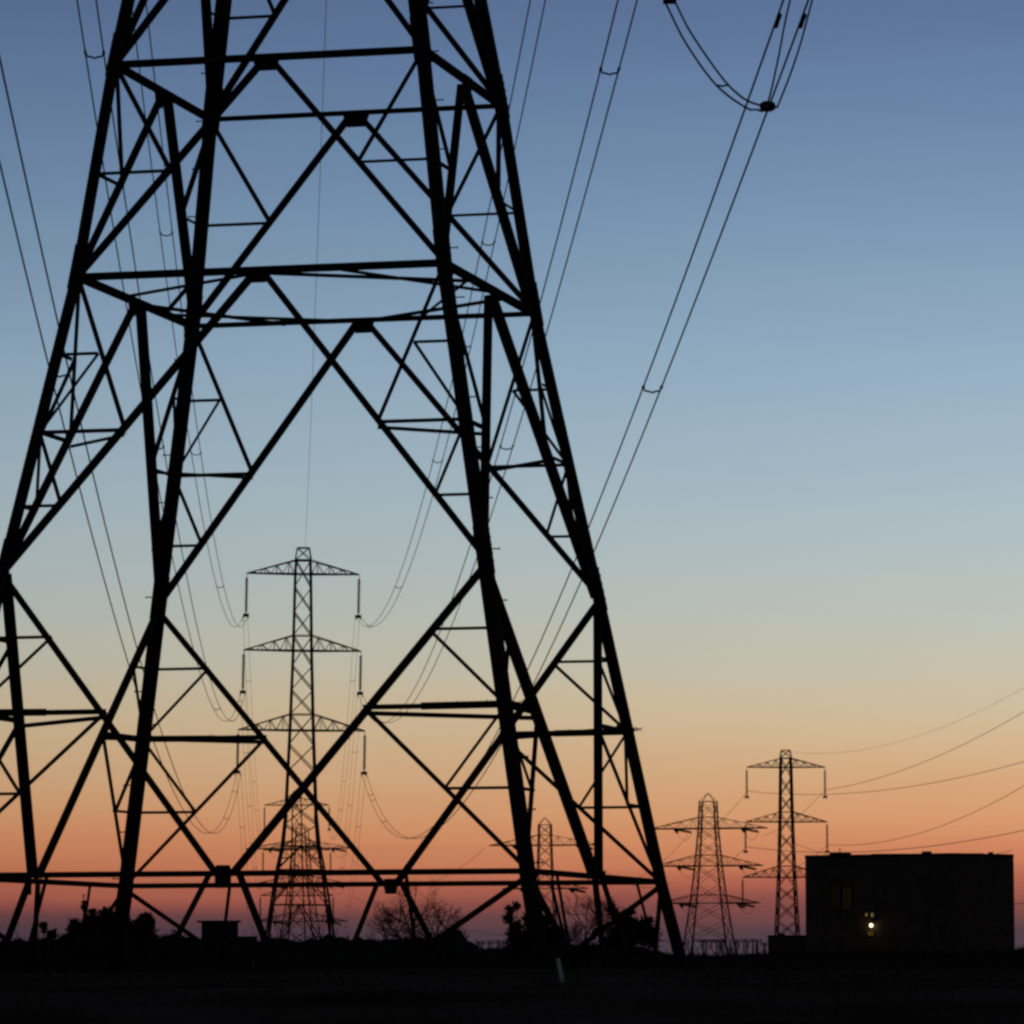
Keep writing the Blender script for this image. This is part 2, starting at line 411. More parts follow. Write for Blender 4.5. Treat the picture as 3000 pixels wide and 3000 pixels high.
lattice_tower('transmission_tower', 861, Yc, .05, short, sarm,
    'faint suspension transmission tower seen through the lower lattice of the tall middle tower',
    'transmission towers in the distance', panels=sp, peak=(1.2, .65), th=1.15)
ten = [(-.4, 4.6), (5, 3.6), (11.2, 2.75), (17.4, 2.05), (23.6, 1.55), (28.1, 1.35)]
tarm = [(11.2, 12.6, 8.6), (17.4, 19.2, 9.2), (23.6, 25.5, 10.0)]
lattice_tower('transmission_tower', 2070, 800, -.24, ten, tarm,
    'wide armed tower with pointed peak, just right of the near tower',
    'transmission towers in the distance', style='tension', panels=[5, 8.2, 11.2, 14.3, 17.4, 19.2, 21.4, 23.6, 25.5, 28.1], k_levels=(-.4, 5), peak=(1.4, .08), th=1.25)
lattice_tower('transmission_tower', 872, 945, -.2, ten, [(9.9, 11.4, 9.4), (17.1, 18.8, 10.4), (24.2, 25.8, 11.2)],
    'farthest tension tower, its wide crossarms showing behind the foot of the tall middle tower',
    'transmission towers in the distance', style='tension', panels=[5, 8.2, 11.2, 14.3, 17.4, 19.2, 21.4, 23.6, 25.5], k_levels=(-.4, 5), peak=(1.0, .5), th=1.1)
g_t = [(-.4, 2.6), (6, 1.9), (13.7, 1.4), (20.9, 1.15), (24.3, 1.1)]
lattice_tower('transmission_tower', 1590, 800, -.12, g_t, [(13.7, 15.0, 7.2), (20.9, 22.6, 9.4)],
    'slim tension tower with a pointed peak seen just behind the near tower right front leg',
    'transmission towers in the distance', style='tension', panels=[-.4, 3, 6, 8.4, 11, 13.7, 15, 17, 19, 20.9, 22.6, 24.3], peak=(1.2, .08), th=.95)

# ----------------------------------------------------------- conductors
def sag_pt(A, B, sag, t):
    p = Vector(A).lerp(Vector(B), t); p.z -= 4 * sag * t * (1 - t); return p
def bundle(A, B, sag, label, group, rows=(), sep=.5, r=.023, dampers=0, twin=True, ts=()):
    A, B = Vector(A), Vector(B); root = empty('conductor_bundle' if twin else 'overhead_wire', A, 0, label, 'power line', group)
    h = (B - A).cross(Vector((0, 0, 1))).normalized()
    tt = [i / 90 for i in range(91)]
    for s in ((-1, 1) if twin else (0,)):
        mb = MB(); mb.path([sag_pt(A, B, sag, t) - A + h * s * sep / 2 for t in tt], r, 5); mb.build('wire', M['cable'], root)
    T = list(ts)
    for (row, lo, hi) in rows:
        best = min((abs(to_row(sag_pt(A, B, sag, lo + (hi - lo) * i / 400)) - row), lo + (hi - lo) * i / 400) for i in range(401)); T.append(best[1])
    for t in T:
        c = sag_pt(A, B, sag, t) - A; d = (sag_pt(A, B, sag, t + .002) - sag_pt(A, B, sag, t - .002)).normalized()
        mb = MB(); dn = Vector((0, 0, -1)); up = h.cross(d)
        pts = [c + h * sep / 2 * k + dn * q for k, q in ((-1, 0), (-.8, .1), (-.3, .12), (0, .15), (.3, .12), (.8, .1), (1, 0))]
        mb.path(pts, .028, 5)
        for s in (-1, 1): mb.tube(c + h * s * sep / 2 - d * .13, c + h * s * sep / 2 + d * .13, .042, n=6)
        mb.build('spacer', M['cable'], root)
    for k in range(dampers):
        best = min((abs(to_row(sag_pt(A, B, sag, i / 4000)) - 52), i / 4000) for i in range(300)); t = best[1]
        s = (-1, 1)[k]; c = sag_pt(A, B, sag, t) - A + h * s * sep / 2; d = (sag_pt(A, B, sag, t + .001) - sag_pt(A, B, sag, t)).normalized()
        mb = MB(); c = c + Vector((0, 0, -.09)); mb.tube(c - d * .3, c + d * .3, .014, n=5); mb.box(c + Vector((0, 0, .05)), (.05, .05, .12))
        for q in (-1, 1): mb.tube(c + d * q * .08, c + d * q * .36, .05, .055, n=8)
        mb.build('vibration_damper', M['cable'], root)
    return root
G1 = 'twin conductors strung from the near tower to the tall middle tower'
spec = {
    'RB': ((-15.89, 510, 21.2), 12.37, [(1135, 0, .5), (2324, .5, .9), (2440, .8, .97), (2397, .92, 1)], 'rightmost pair of cables in the open sky, sweeping down past the right legs', 2),
    'RM': ((-16.3, 510, 29.67), 11.76, [(200, 0, .4), (1310, .2, .8), (2035, .6, .9), (2108, .8, .99)], 'pair of cables in the open sky just left of the rightmost pair', 0),
    'RT': ((-16.54, 510, 37.87), 11.9, [(709, 0, .5), (1345, .3, .9), (1660, .6, .93), (1836, .8, .99)], 'pair of cables nearest the right legs, rising beside the upper right leg', 0),
    'LT': ((-28.48, 510, 37.83), 12.15, [(675, 0, .6), (1318, .3, .9), (1635, .6, .93), (1784, .8, .97)], 'innermost left pair of cables, ending at the tall tower top left insulator', 0),
    'LM': ((-28.74, 510, 29.63), 11.51, [(150, 0, .4), (1301, .2, .8), (1795, .6, .9), (2016, .7, .96), (2108, .8, .98)], 'middle left pair of cables, ending at the tall tower left middle insulator', 0),
    'LB': ((-29.14, 510, 21.16), 11.52, [(1080, 0, .5), (1952, .3, .85), (2293, .6, .93), (2430, .8, .98)], 'outermost left pair of cables at the left edge of the photo', 0),
}
for k, (B, sag, rows, lab, dm) in spec.items():
    bundle(ANCH[k][0], B, sag, lab, G1, rows, dampers=dm)
bundle((-1.93, 75, 46), (-22.12, 510, 44.9), 3.28, 'single thin earth wire dropping to the peak of the tall middle tower', 'earth wires', twin=False, r=.014)
G2 = 'twin conductors from the tall middle tower onward to the next tower'
Pc = at(861, HY, Yc)
for k, (B, sag, *_), zc, q in (('RT', spec['RT'], 26.3, 6.0), ('LT', spec['LT'], 26.3, -6.0), ('RM', spec['RM'], 18.0, 6.25), ('LM', spec['LM'], 18.0, -6.25), ('RB', spec['RB'], 9.6, 6.75), ('LB', spec['LB'], 9.6, -6.75)):
    lab = {'RT': 'top right', 'LT': 'top left', 'RM': 'middle right', 'LM': 'middle left', 'RB': 'bottom right', 'LB': 'bottom left'}[k]
    bundle(B, (Pc.x + q, Yc, zc), 9.5, 'faint cable pair running away from the ' + lab + ' insulator of the tall middle tower', G2, r=.017, sep=.5, ts=(.1, .22, .34, .46, .6, .75))
G3 = 'single wires reaching right from the tower by the block building'
for A, B, sag, lab, r in (
    ((66.17, 450, 39.05), (41.44, 730, 33.2), 6, 'highest thin wire from the peak of the tower beside the block building', .016),
    ((78.28, 450, 47.87), (47.5, 730, 27.34), 6, 'wire rising steeply right from the top right insulator beside the block building', .036),
    ((82.13, 450, 33.75), (35.76, 730, 27.2), 6, 'wire from the top left insulator of the tower beside the block building', .036),
    ((68.06, 450, 32.7), (47.73, 730, 19.05), 6, 'wire from the middle right insulator of the tower beside the block building', .036),
    ((86.6, 450, 26.69), (35.49, 730, 18.75), 6, 'wire from the middle left insulator of the tower, low over the block building roof', .045),
    ((90, 450, 20.5), (47.9, 730, 10.0), 6, 'lowest wire, seen at the right edge beside the block building', .04)):
    bundle(A, B, sag, lab, G3, twin=False, r=r)
# wires between the two towers left of the building
G4 = 'wires linking the distant towers'
for (a, b, sag, lab) in (
    (at(2186, 2320, 730), at(2035, 2452, 800), 1.0, 'short wire dropping left from the top left insulator of the tower by the building'),
    (at(2412, 2320, 730), at(2232, 2452, 800), 1.0, 'short wire dropping left from the top right insulator of the tower by the building'),
    (at(2181, 2484, 730), at(2030, 2560, 800), 1.2, 'short wire dropping left from the middle left insulator of the tower by the building'),
    (at(2417, 2482, 730), at(2250, 2556, 800), 1.2, 'short wire dropping left from the middle right insulator of the tower by the building'),
    (at(2265, 2450, 800), at(2960, 2500, 560), 3.0, 'long low wire crossing behind the mast toward the right edge'),
    (at(2010, 2450, 800), at(1700, 2570, 900), 4.0, 'faint wire sagging left from the pointed tower toward the slim tower'),
    (at(1700, 2482, 800), at(1960, 2590, 760), 3.0, 'faint wire sagging right from the slim tower crossarm'),
    (at(1010, 2500, 940), at(1415, 2484, 800), 6.0, 'faint wire between the farthest tower and the slim tower crossarm'),
    (at(1020, 2622, 940), at(1900, 2700, 900), 5.0, 'faint low wire running right from the farthest tower')):
    bundle(a, b, sag, lab, G4, twin=False, r=.03)

# jumper loop hanging from the near tower's right lower arm
jr = empty('jumper_cable', at(2250, 320, 73.5), 0, 'twin cable loop hanging into the top of the photo, black weight at its lowest point', 'power line')
o0 = Vector(jr.location)
def smooth(pts, n=6):
    P = [Vector(p) for p in pts]; P = [P[0] * 2 - P[1]] + P + [P[-1] * 2 - P[-2]]; out = []
    for i in range(1, len(P) - 2):
        for k in range(n):
            t = k / n; a, b, c, d = P[i - 1:i + 3]
            out.append(.5 * ((2 * b) + (-a + c) * t + (2 * a - 5 * b + 4 * c - d) * t * t + (-a + 3 * b - 3 * c + d) * t ** 3))
    return out + [P[-2]]
RBa = ANCH['RB'][0]
w1 = [(1890, -120, 70.4), (1958, 10, 71), (2018, 130, 71.6), (2105, 252, 72.3), (2190, 318, 73), (2222, 325, 73.3), (2252, 318, 73.5), (2285, 190, 74.2), (2325, 0, 75), (2420, -330, 76)]
w2 = [(1925, -120, 70.4), (1990, 15, 71), (2030, 95, 71.4), (2100, 200, 72), (2150, 262, 72.5), (2205, 303, 73), (2275, 318, 73.6), (2292, 300, 73.8), (2345, 160, 74.4), (2390, 0, 75), (2480, -330, 76)]
for w in (w1, w2):
    pts = [at(*p) - o0 for p in w] + [RBa - o0]
    mb = MB(); mb.path(smooth(pts), .017, 6); mb.build('wire', M['cable'], jr)
mb = MB(); c = at(2257, 317, 73.5) - o0
mb.lathe(c + Vector((-.13, -.02, 0)), c + Vector((.12, .02, .01)), [(0, .02), (.08, .06), (.3, .085), (.7, .085), (.92, .06), (1, .02)], 12); mb.build('weight', M['steel'], jr)
mb = MB(); mb.path([at(2108, 254, 72.3) - o0, at(2125, 256, 72.3) - o0, at(2142, 252, 72.4) - o0], .016, 5); mb.build('spacer', M['cable'], jr)
mb = MB(); a = at(1971, -5, 71) - o0
mb.box(a, (.2, .12, .18)); mb.tube(a, a + Vector((.05, .1, .7)), .02); mb.lathe(a + Vector((.05, .1, .7)), a + Vector((.2, .4, 5.2)), disc_profile(20), 8)
mb.build('hanger', M['glassy'], jr)

# ------------------------------------------------------------ vegetation
def leaves(mb, c, R, n, s, clump=0):
    for _ in range(n):
        d = Vector((random.gauss(0, 1), random.gauss(0, 1), random.gauss(0, 1))).normalized() * random.random() ** .45
        p = Vector(c) + Vector((d.x * R[0], d.y * R[1], d.z * R[2]))
        u = Vector((random.uniform(-1, 1), random.uniform(-1, 1), random.uniform(-1, 1))).normalized(); v = u.orthogonal().normalized() * s * random.uniform(.3, .6); u = u * s * random.uniform(.6, 1.2)
        mb.add([p - u, p + v, p + u, p - v], [(0, 1, 2, 3)])
def hedge(name, prof, Y, label, cat='hedge', depth=3.0, jag=.34, leafn=12, group=None, bottom=None):
    pts = [at(x, y, Y) for x, y in prof]; z0 = ground_z(0, Y) - .1
    root = empty(name, (pts[0].x, Y, z0), 0, label, cat, group); o = Vector(root.location)
    xs = []; x = pts[0].x
    while x < pts[-1].x:
        for a, b in zip(pts[:-1], pts[1:]):
            if a.x <= x <= b.x:
                z = a.z + (b.z - a.z) * (x - a.x) / max(1e-6, b.x - a.x); break
        xs.append((x, z)); x += .22
    mb = MB(); lf = MB(); rows = [(-depth / 2, .0, 0), (-depth / 2 * .9, .55, .2), (-depth / 4, .9, .3), (0, 1, .3), (depth / 4, .9, .3), (depth / 2 * .9, .55, .2), (depth / 2, 0, 0)]
    for x, z in xs:
        zz = z - .16 + jag * .9 * noise.noise(Vector((x * 1.7, Y, 0)))
        for dy, k, j in rows:
            mb.v.append((x - o.x, dy + j * noise.noise(Vector((x * .8, dy * 3, 5))), max(0, (zz - o.z) * (k if k < 1 else 1) - (0 if k == 1 else .05))))
        if random.random() < .6:
            yy = random.uniform(-depth / 4, depth / 4); b_ = Vector((x - o.x, yy, z - o.z - .25)); e_ = b_ + Vector((random.gauss(0, .16), random.gauss(0, .1), random.uniform(.25, .75)))
            lf.tube(b_, e_, .014, .006, 3); lf.tube(b_.lerp(e_, .5), e_ + Vector((random.gauss(0, .18), 0, random.uniform(-.15, .05))), .008, .005, 3)
        for _ in range(leafn):
            yy = random.uniform(-depth / 3, depth / 3); k = 1 - abs(yy) / depth * .5
            leaves(lf, (x - o.x + random.uniform(-.15, .15), yy, (z - o.z) * k - .12 + jag * noise.noise(Vector((x * 2.3, yy, 9))) * .8), (.2, .2, .22), 3, .075)
    n = len(rows)
    for i in range(len(xs) - 1):
        for j in range(n - 1): mb.f.append((i * n + j, (i + 1) * n + j, (i + 1) * n + j + 1, i * n + j + 1))
    mb.f.append(tuple(range(n))); mb.f.append(tuple(range((len(xs) - 1) * n, len(xs) * n))[::-1])
    mb.build('dense_growth', M['leaf'], root); lf.build('leaves', M['leaf'], root)
    return root
hedge('hedgerow', [(-200, 2745), (0, 2738), (30, 2728), (60, 2742), (120, 2732), (185, 2728), (205, 2708), (235, 2702), (262, 2684), (290, 2676), (330, 2672), (365, 2678), (385, 2700), (398, 2684), (415, 2676), (432, 2684), (442, 2722), (470, 2730), (500, 2716), (530, 2722), (560, 2738), (640, 2745), (740, 2743)], 262,
      'ragged dark hedge at the far left with rounded mounds, running up to the small hut')
hedge('hedgerow', [(700, 2752), (740, 2742), (790, 2736), (830, 2738), (870, 2748), (920, 2738), (950, 2730), (990, 2733), (1060, 2742), (1120, 2742), (1200, 2740), (1260, 2738), (1300, 2724), (1325, 2714), (1345, 2720), (1365, 2745), (1400, 2765)], 285,
      'dark hedge below the tall middle tower, rising to a hump at its right end')
hedge('hedgerow', [(1360, 2775), (1450, 2770), (1520, 2755), (1600, 2758), (1700, 2765), (1780, 2758), (1880, 2772), (1960, 2792), (2100, 2795), (2260, 2790), (2500, 2786), (2700, 2792), (2960, 2788), (2985, 2779), (3010, 2775), (3250, 2782)], 320,
      'low flat hedge along the bottom of the block building and switchyard', jag=.18)

def bare_tree(px, row_top, Y, label, seed, spread=.5, cat='tree', group=None, levels=5):
    random.seed(seed); z0 = ground_z(0, Y) - .05; P = at(px, HY, Y); H = at(px, row_top, Y).z - z0
    root = empty('bare_tree', (P.x, Y, z0), 0, label, cat, group)
    tr, br, tw = MB(), MB(), MB()
    def grow(p, d, L, r, lev):
        mb = tr if lev == 0 else (br if lev < 3 else tw); q = p; n = 3
        for i in range(n):
            d = (d + Vector((random.uniform(-1, 1), random.uniform(-1, 1), random.uniform(-.3, .6))) * .13).normalized()
            e = q + d * L / n; mb.tube(q, e, r * (1 - i * .12), r * (1 - (i + 1) * .12), 5 if lev < 2 else 3)
            if lev < levels and i > 0:
                for _ in range(random.choice((1, 2))):
                    a = random.uniform(0, 2 * PI); s = d.orthogonal().normalized(); s = Matrix.Rotation(a, 3, d) @ s
                    grow(e, (d * random.uniform(.6, 1) + s * random.uniform(.5, 1) * (.6 + spread)).normalized(), L * random.uniform(.6, .85), max(r * .55, .010), lev + 1)
            q = e
        if lev < levels: grow(q, d, L * .7, r * .62, lev + 1)
    grow(Vector((0, 0, 0)), Vector((0, 0, 1)), H * .36, H * .022, 0)
    top = max(v[2] for m in (tr, br, tw) for v in m.v); k = H / top
    for m, nm in ((tr, 'trunk'), (br, 'branches'), (tw, 'twigs')):
        m.v = [(v[0] * k, v[1] * k, v[2] * k) for v in m.v]
        if m.v: m.build(nm, M['bark'], root)
bare_tree(1205, 2565, 300, 'leafless tree with a wide twiggy crown behind the near tower centre right plate', 3, .75)
bare_tree(1130, 2640, 290, 'smaller leafless tree on the left of the wide bare crown', 5, .5, levels=4)
bare_tree(1290, 2640, 290, 'smaller leafless tree on the right of the wide bare crown', 9, .6, levels=4)
bare_tree(1715, 2610, 300, 'thin leafless sapling between the two right tower legs', 12, .35)
bare_tree(1668, 2690, 300, 'short twiggy bush just right of the near right tower leg', 14, .8)

def leafy(px, Y, blobs, label, seed, name='leafy_tree', dens=520, s=.13):
    random.seed(seed); z0 = ground_z(0, Y) - .05; P = at(px, HY, Y); root = empty(name, (P.x, Y, z0), 0, label, 'tree' if 'tree' in name else 'shrub')
    tk = MB(); cr = MB(); o = Vector(root.location)
    for (bx, by, rx, ry) in blobs:
        c = at(bx, by, Y) - o; R = (rx * Y / F, rx * Y / F * .9, ry * Y / F); base_ = Vector((c.x * .6, 0, c.z * .35))
        tk.tube(base_, c, .035, .015, 5)
        for k in range(int(26 * rx)):
            p = c + Vector((random.gauss(0, .50) * R[0], random.gauss(0, .5) * R[1], random.gauss(-.05, .46) * R[2])); q = s * random.uniform(.3, .75)
            u = Vector((random.uniform(-1, 1), random.uniform(-1, 1), random.uniform(-1, 1))).normalized() * q; v = u.orthogonal() * random.uniform(.4, .7)
            cr.add([p - u, p + v, p + u, p - v], [(0, 1, 2, 3)])
        for k in range(max(5, int(rx / 2.5))):
            d = Vector((random.gauss(0, .8) * R[0], random.gauss(0, .5) * R[1], random.uniform(-.2, 1.5) * R[2])); tk.tube(c - d * .1, c + d, .013, .005, 4)
            for t in (.55, .8, 1):
                leaves(cr, c + d * t, (.10, .10, .10), 5, s * .55)
    tk.tube((0, 0, 0), (0, 0, max((at(b[0], b[1], Y) - o).z for b in blobs) * .5), .07, .04, 6)
    tk.build('trunk', M['bark'], root); cr.build('crown', M['leaf'], root)
leafy(1515, 275, [(1487, 2668, 13, 16), (1482, 2692, 14, 12), (1508, 2655, 9, 9), (1505, 2712, 20, 16), (1498, 2735, 18, 14), (1540, 2690, 16, 12), (1545, 2730, 26, 24), (1590, 2700, 20, 20), (1600, 2735, 28, 24), (1565, 2670, 10, 12), (1530, 2758, 40, 20), (1575, 2725, 30, 30), (1612, 2752, 34, 24), (1500, 2752, 20, 16)],
      'small leafy tree half hidden behind the near right tower leg, tufts on its left', 21)
leafy(1850, 270, [(1785, 2665, 12, 22), (1810, 2690, 20, 18), (1840, 2672, 14, 10), (1835, 2705, 26, 20), (1870, 2712, 24, 18), (1890, 2700, 14, 12), (1800, 2730, 30, 22), (1860, 2740, 36, 20), (1905, 2735, 16, 22), (1790, 2755, 32, 24), (1835, 2735, 30, 26), (1870, 2750, 34, 24), (1898, 2758, 24, 20), (1815, 2765, 40, 20), (1820, 2715, 20, 16)],
      'broad leafy tree between the two rightmost legs of the near tower', 22)
leafy(300, 255, [(280, 2690, 26, 20), (315, 2682, 26, 26), (345, 2695, 20, 16), (262, 2665, 10, 9), (240, 2650, 7, 12), (248, 2690, 10, 18), (300, 2665, 14, 10), (300, 2700, 50, 22), (270, 2710, 50, 20), (345, 2712, 40, 22), (228, 2712, 22, 16)],
      'bushy tree behind the near tower left rear leg', 23)
leafy(418, 255, [(420, 2680, 15, 10), (412, 2694, 18, 10), (425, 2710, 16, 12), (415, 2722, 26, 14), (400, 2700, 14, 14), (438, 2700, 9, 12)], 'round topped shrub just right of the left rear leg', 24, 'shrub')
leafy(122, 258, [(120, 2703, 9, 8), (123, 2716, 6, 8)], 'tiny round topped sapling poking above the far left hedge', 25, 'sapling')
leafy(208, 258, [(210, 2695, 9, 10), (205, 2712, 14, 12)], 'small pointed shrub left of the bushy tree', 26, 'shrub')
leafy(145, 257, [(147, 2725, 10, 8), (143, 2735, 12, 8)], 'low tuft on the hedge beside the tiny sapling', 27, 'shrub')
random.seed(77)

# ---------------------------------------------------------- small hut
Yh = 330.0; a = at(586, 2697, Yh); b = at(688, 2697, Yh); zt = a.z; z0 = -.45; cx = (a.x + b.x) / 2; wd = b.x - a.x
hut = empty('hut', (cx, Yh, z0), .0, 'small flat roofed hut with overhanging slab roof at the left of the horizon', 'hut')
mb = MB(); mb.box((0, 0, (zt - z0) / 2), (wd, 2.2, zt - z0)); mb.build('wall', M['brick'], hut)
mb = MB(); mb.box((-.05, 0, zt - z0 + .06), (wd * 1.22, 2.7, .12)); mb.build('roof', M['trim'], hut)
mb = MB(); mb.box((-.5, -1.12, .95), (.8, .05, 1.9)); dr = mb.build('door', M['trim'], hut)
mb = MB(); mb.tube((-.2, -1.16, 1), (-.2, -1.22, 1), .03); mb.build('handle', M['fsteel'], dr)

# --------------------------------------------------- low gate / fence bits
wl = empty('low_wall', at(705, 2752, 315), 0, 'short pale topped wall right beside the small hut', 'wall')
mb = MB(); mb.box((0, 0, -.25), (1.8, .2, 1.0)); mb.build('wall', M['brick'], wl)
mb = MB(); mb.box((0, 0, .28), (1.9, .3, .06)); mb.build('coping', mat('pale_coping', (.16, .15, .15), .9), wl)

# tufts of grass on the bank
random.seed(5); mb = MB()
for _ in range(9000):
    y = random.uniform(36, 60); x = random.uniform(-.13, .13) * y; z = ground_z(x, y) - .01; h = random.uniform(.03, .11); a = random.uniform(0, PI)
    dx, dy = math.cos(a) * .005, math.sin(a) * .005; lx, ly = random.gauss(0, .03), random.gauss(0, .03)
    mb.add([(x - dx, y - dy, z), (x + dx, y + dy, z), (x + lx, y + ly, z + h)], [(0, 1, 2)])
gr_ = mb.build('grass', M['soil']); tag(gr_, 'rough dark grass on the bank in front of the near tower', 'grass', kind='stuff')
# marker post
pt, pb = at(1627, 2808, 43), at(1637, 2862, 43)
mk = empty('marker_post', (pb.x, pb.y, pb.z), 0, 'leaning pale marker post standing in the black field right of the near tower leg', 'post')
mb = MB(); d = pt - pb; X = Vector((1, 0, 0)); Yv = Vector((0, 1, 0))
mb.prism(Vector((0, 0, 0)) - d * .9, d, [(-.019, -.012), (.019, -.012), (.019, .012), (-.019, .012)], X, Yv); pst = mb.build('post', M['white'], mk)
mb = MB(); mb.prism(d, d * 1.03, [(-.021, -.014), (.021, -.014), (.021, .014), (-.021, .014)], X, Yv); mb.build('cap', M['brick'], mk)

# ------------------------------------------------------ block building
Yk = 600.0
def bw(px, row, Y=Yk): return at(px, row, Y)
c0 = bw(2353, 2516, 606); c1 = bw(2790, 2503, 596); c2 = bw(2963, 2512, 604)
zb = -.5
bd = empty('power_station_building', (c1.x, c1.y, zb), 0, 'large black block building at the lower right with a few lit windows', 'building')
o = Vector(bd.location)
zt = (c0.z + c1.z + c2.z) / 3 - .42
def wallp(name, A, B, th_=.5):
    A, B = Vector((A.x, A.y, 0)) - Vector((o.x, o.y, 0)), Vector((B.x, B.y, 0)) - Vector((o.x, o.y, 0)); d = (B - A).normalized(); n = d.cross(Vector((0, 0, 1)))
    mb = MB(); mb.prism(A, B, [(0, 0), (0, zt - zb), (-th_, zt - zb), (-th_, 0)], n, Vector((0, 0, 1))); 
    L = (B - A).length; k = 0
    while k < L:                                                   # ribbed cladding
        mb.prism(A + d * k, A + d * (k + .12), [(0, .3), (0, zt - zb - .4), (.025, zt - zb - .4), (.025, .3)], n, Vector((0, 0, 1))); k += 2.4
    return mb.build(name, M['wall'], bd)
d1 = Vector((c0.x - c1.x, c0.y - c1.y, 0)); c3_ = Vector((c0.x + 6, c0.y + 30, 0)); c4_ = Vector((c2.x + 1.5, c2.y + 26, 0))
wallp('wall', c0, c1); wallp('wall', c1, c2); wallp('wall', c2, c4_); wallp('wall', c3_, c0)
mb = MB(); top = zt - zb
R_ = [Vector((p.x - o.x, p.y - o.y, top)) for p in (c0, c1, c2, c4_, c3_)]
cen_ = sum(R_, Vector()) / 5
R_ = [cen_ + (p - cen_) * 1.004 for p in R_]
up = Vector((0, 0, .45)); mb.add(R_ + [p + up for p in R_], [(0, 1, 2, 3, 4), (9, 8, 7, 6, 5)] + [(i, (i + 1) % 5, 5 + (i + 1) % 5, 5 + i) for i in range(5)])
rf = mb.build('roof', M['trim'], bd)
def roofbox(px, w, h, dep=1.5):
    p = bw(px, 2505, 601.5); mb = MB(); mb.box((p.x - o.x, p.y - o.y + 1.5, top + .45 + h / 2 - .05), (w, dep, h)); return mb
roofbox(2458, 2.6, .28).build('roof_unit', M['trim'], rf)
roofbox(2712, 1.1, .42).build('roof_unit', M['trim'], rf)
roofbox(2600, 4.2, .14).build('roof_unit', M['trim'], rf)
roofbox(2850, 2.2, .16).build('roof_unit', M['trim'], rf)
roofbox(2900, .5, .3).build('roof_unit', M['trim'], rf)
roofbox(2457, .12, .85, .12).build('vent_pipe', M['trim'], rf)
# glazing on the left facade
A0, B0 = Vector((c0.x, c0.y, 0)), Vector((c1.x, c1.y, 0)); fd = (B0 - A0).normalized(); fn = fd.cross(Vector((0, 0, 1)))
def pane(px, row, wpx, hpx, m, name='window', lab=None, mull=0):
    t = (px - 2353) / (2790 - 2353); P = A0 + (B0 - A0) * t; q = at(px, row, P.y); w = wpx * P.y / F; h = hpx * P.y / F
    c = Vector((P.x - o.x, P.y - o.y, q.z - zb)) + fn * .09
    mb = MB(); mb.prism(c - fd * w / 2 - fd * .08, c + fd * w / 2 + fd * .08, [(0, -h / 2 - .08), (0, h / 2 + .08), (-.1, h / 2 + .08), (-.1, -h / 2 - .08)], fn, Vector((0, 0, 1)))
    fr = mb.build(name, M['trim'], bd)
    mb = MB(); n = mull or 1; g = .08
    for i in range(n):
        x0 = -w / 2 + w * i / n + g / 2; x1 = -w / 2 + w * (i + 1) / n - g / 2
        mb.prism(c + fn * .02 + fd * x0, c + fn * .02 + fd * x1, [(0, -h / 2), (0, h / 2), (-.04, h / 2), (-.04, -h / 2)], fn, Vector((0, 0, 1)))
    mb.build('pane', m, fr)
    if lab: fr['label'] = lab
dim2 = mat('very_dim_lit_glazing', (.03, .03, .02), .5, 0, .3, .6, 0, (.5, .35, .06), .005)
pane(2443, 2636, 30, 66, dim2, mull=2, lab='tall very dim window'); pane(2477, 2636, 28, 66, M['dim'], mull=2, lab='tall dim yellow window')
pane(2533, 2686, 8, 9, M['amber'], lab='small amber window'); pane(2550, 2687, 10, 11, M['amber'], lab='small amber window on the right')
pane(2545, 2741, 20, 12, mat('dim_amber', (.05, .04, .02), .5, 0, .2, 2, 0, (.8, .5, .06), .06), lab='dim amber window under the bright lamp')
P = A0 + (B0 - A0) * ((2551 - 2353) / 437); q = at(2551, 2717, P.y); c = Vector((P.x - o.x, P.y - o.y, q.z - zb)) + fn * .5
mb = MB(); mb.tube(c - fn * .5, c + Vector((0, 0, .2)), .05); mb.box(c + Vector((0, 0, .28)), (.7, .4, .12)); lf = mb.build('floodlight', M['trim'], bd)
mb = MB(); mb.lathe(c + Vector((0, 0, -.23)), c + Vector((0, 0, .2)), [(0, .03), (.12, .14), (.35, .21), (.65, .21), (.9, .14), (1, .03)], 12); mb.build('lamp_head', M['lamp'], lf)
# low annexe left of the block
a = at(2256, 2748, 640); b = at(2352, 2748, 640)
an = empty('annexe', ((a.x + b.x) / 2, 640, -.5), 0, 'low flat roofed annexe touching the left side of the block building', 'building')
h = a.z + .5; mb = MB(); mb.box((0, 0, h / 2), (b.x - a.x + 1, 5, h)); mb.build('wall', M['wall'], an)
mb = MB(); mb.box((0, 0, h + .07), (b.x - a.x + 1.3, 5.4, .14)); mb.box((-1, 0, h + .25), (.9, .8, .3)); mb.build('roof', M['trim'], an)

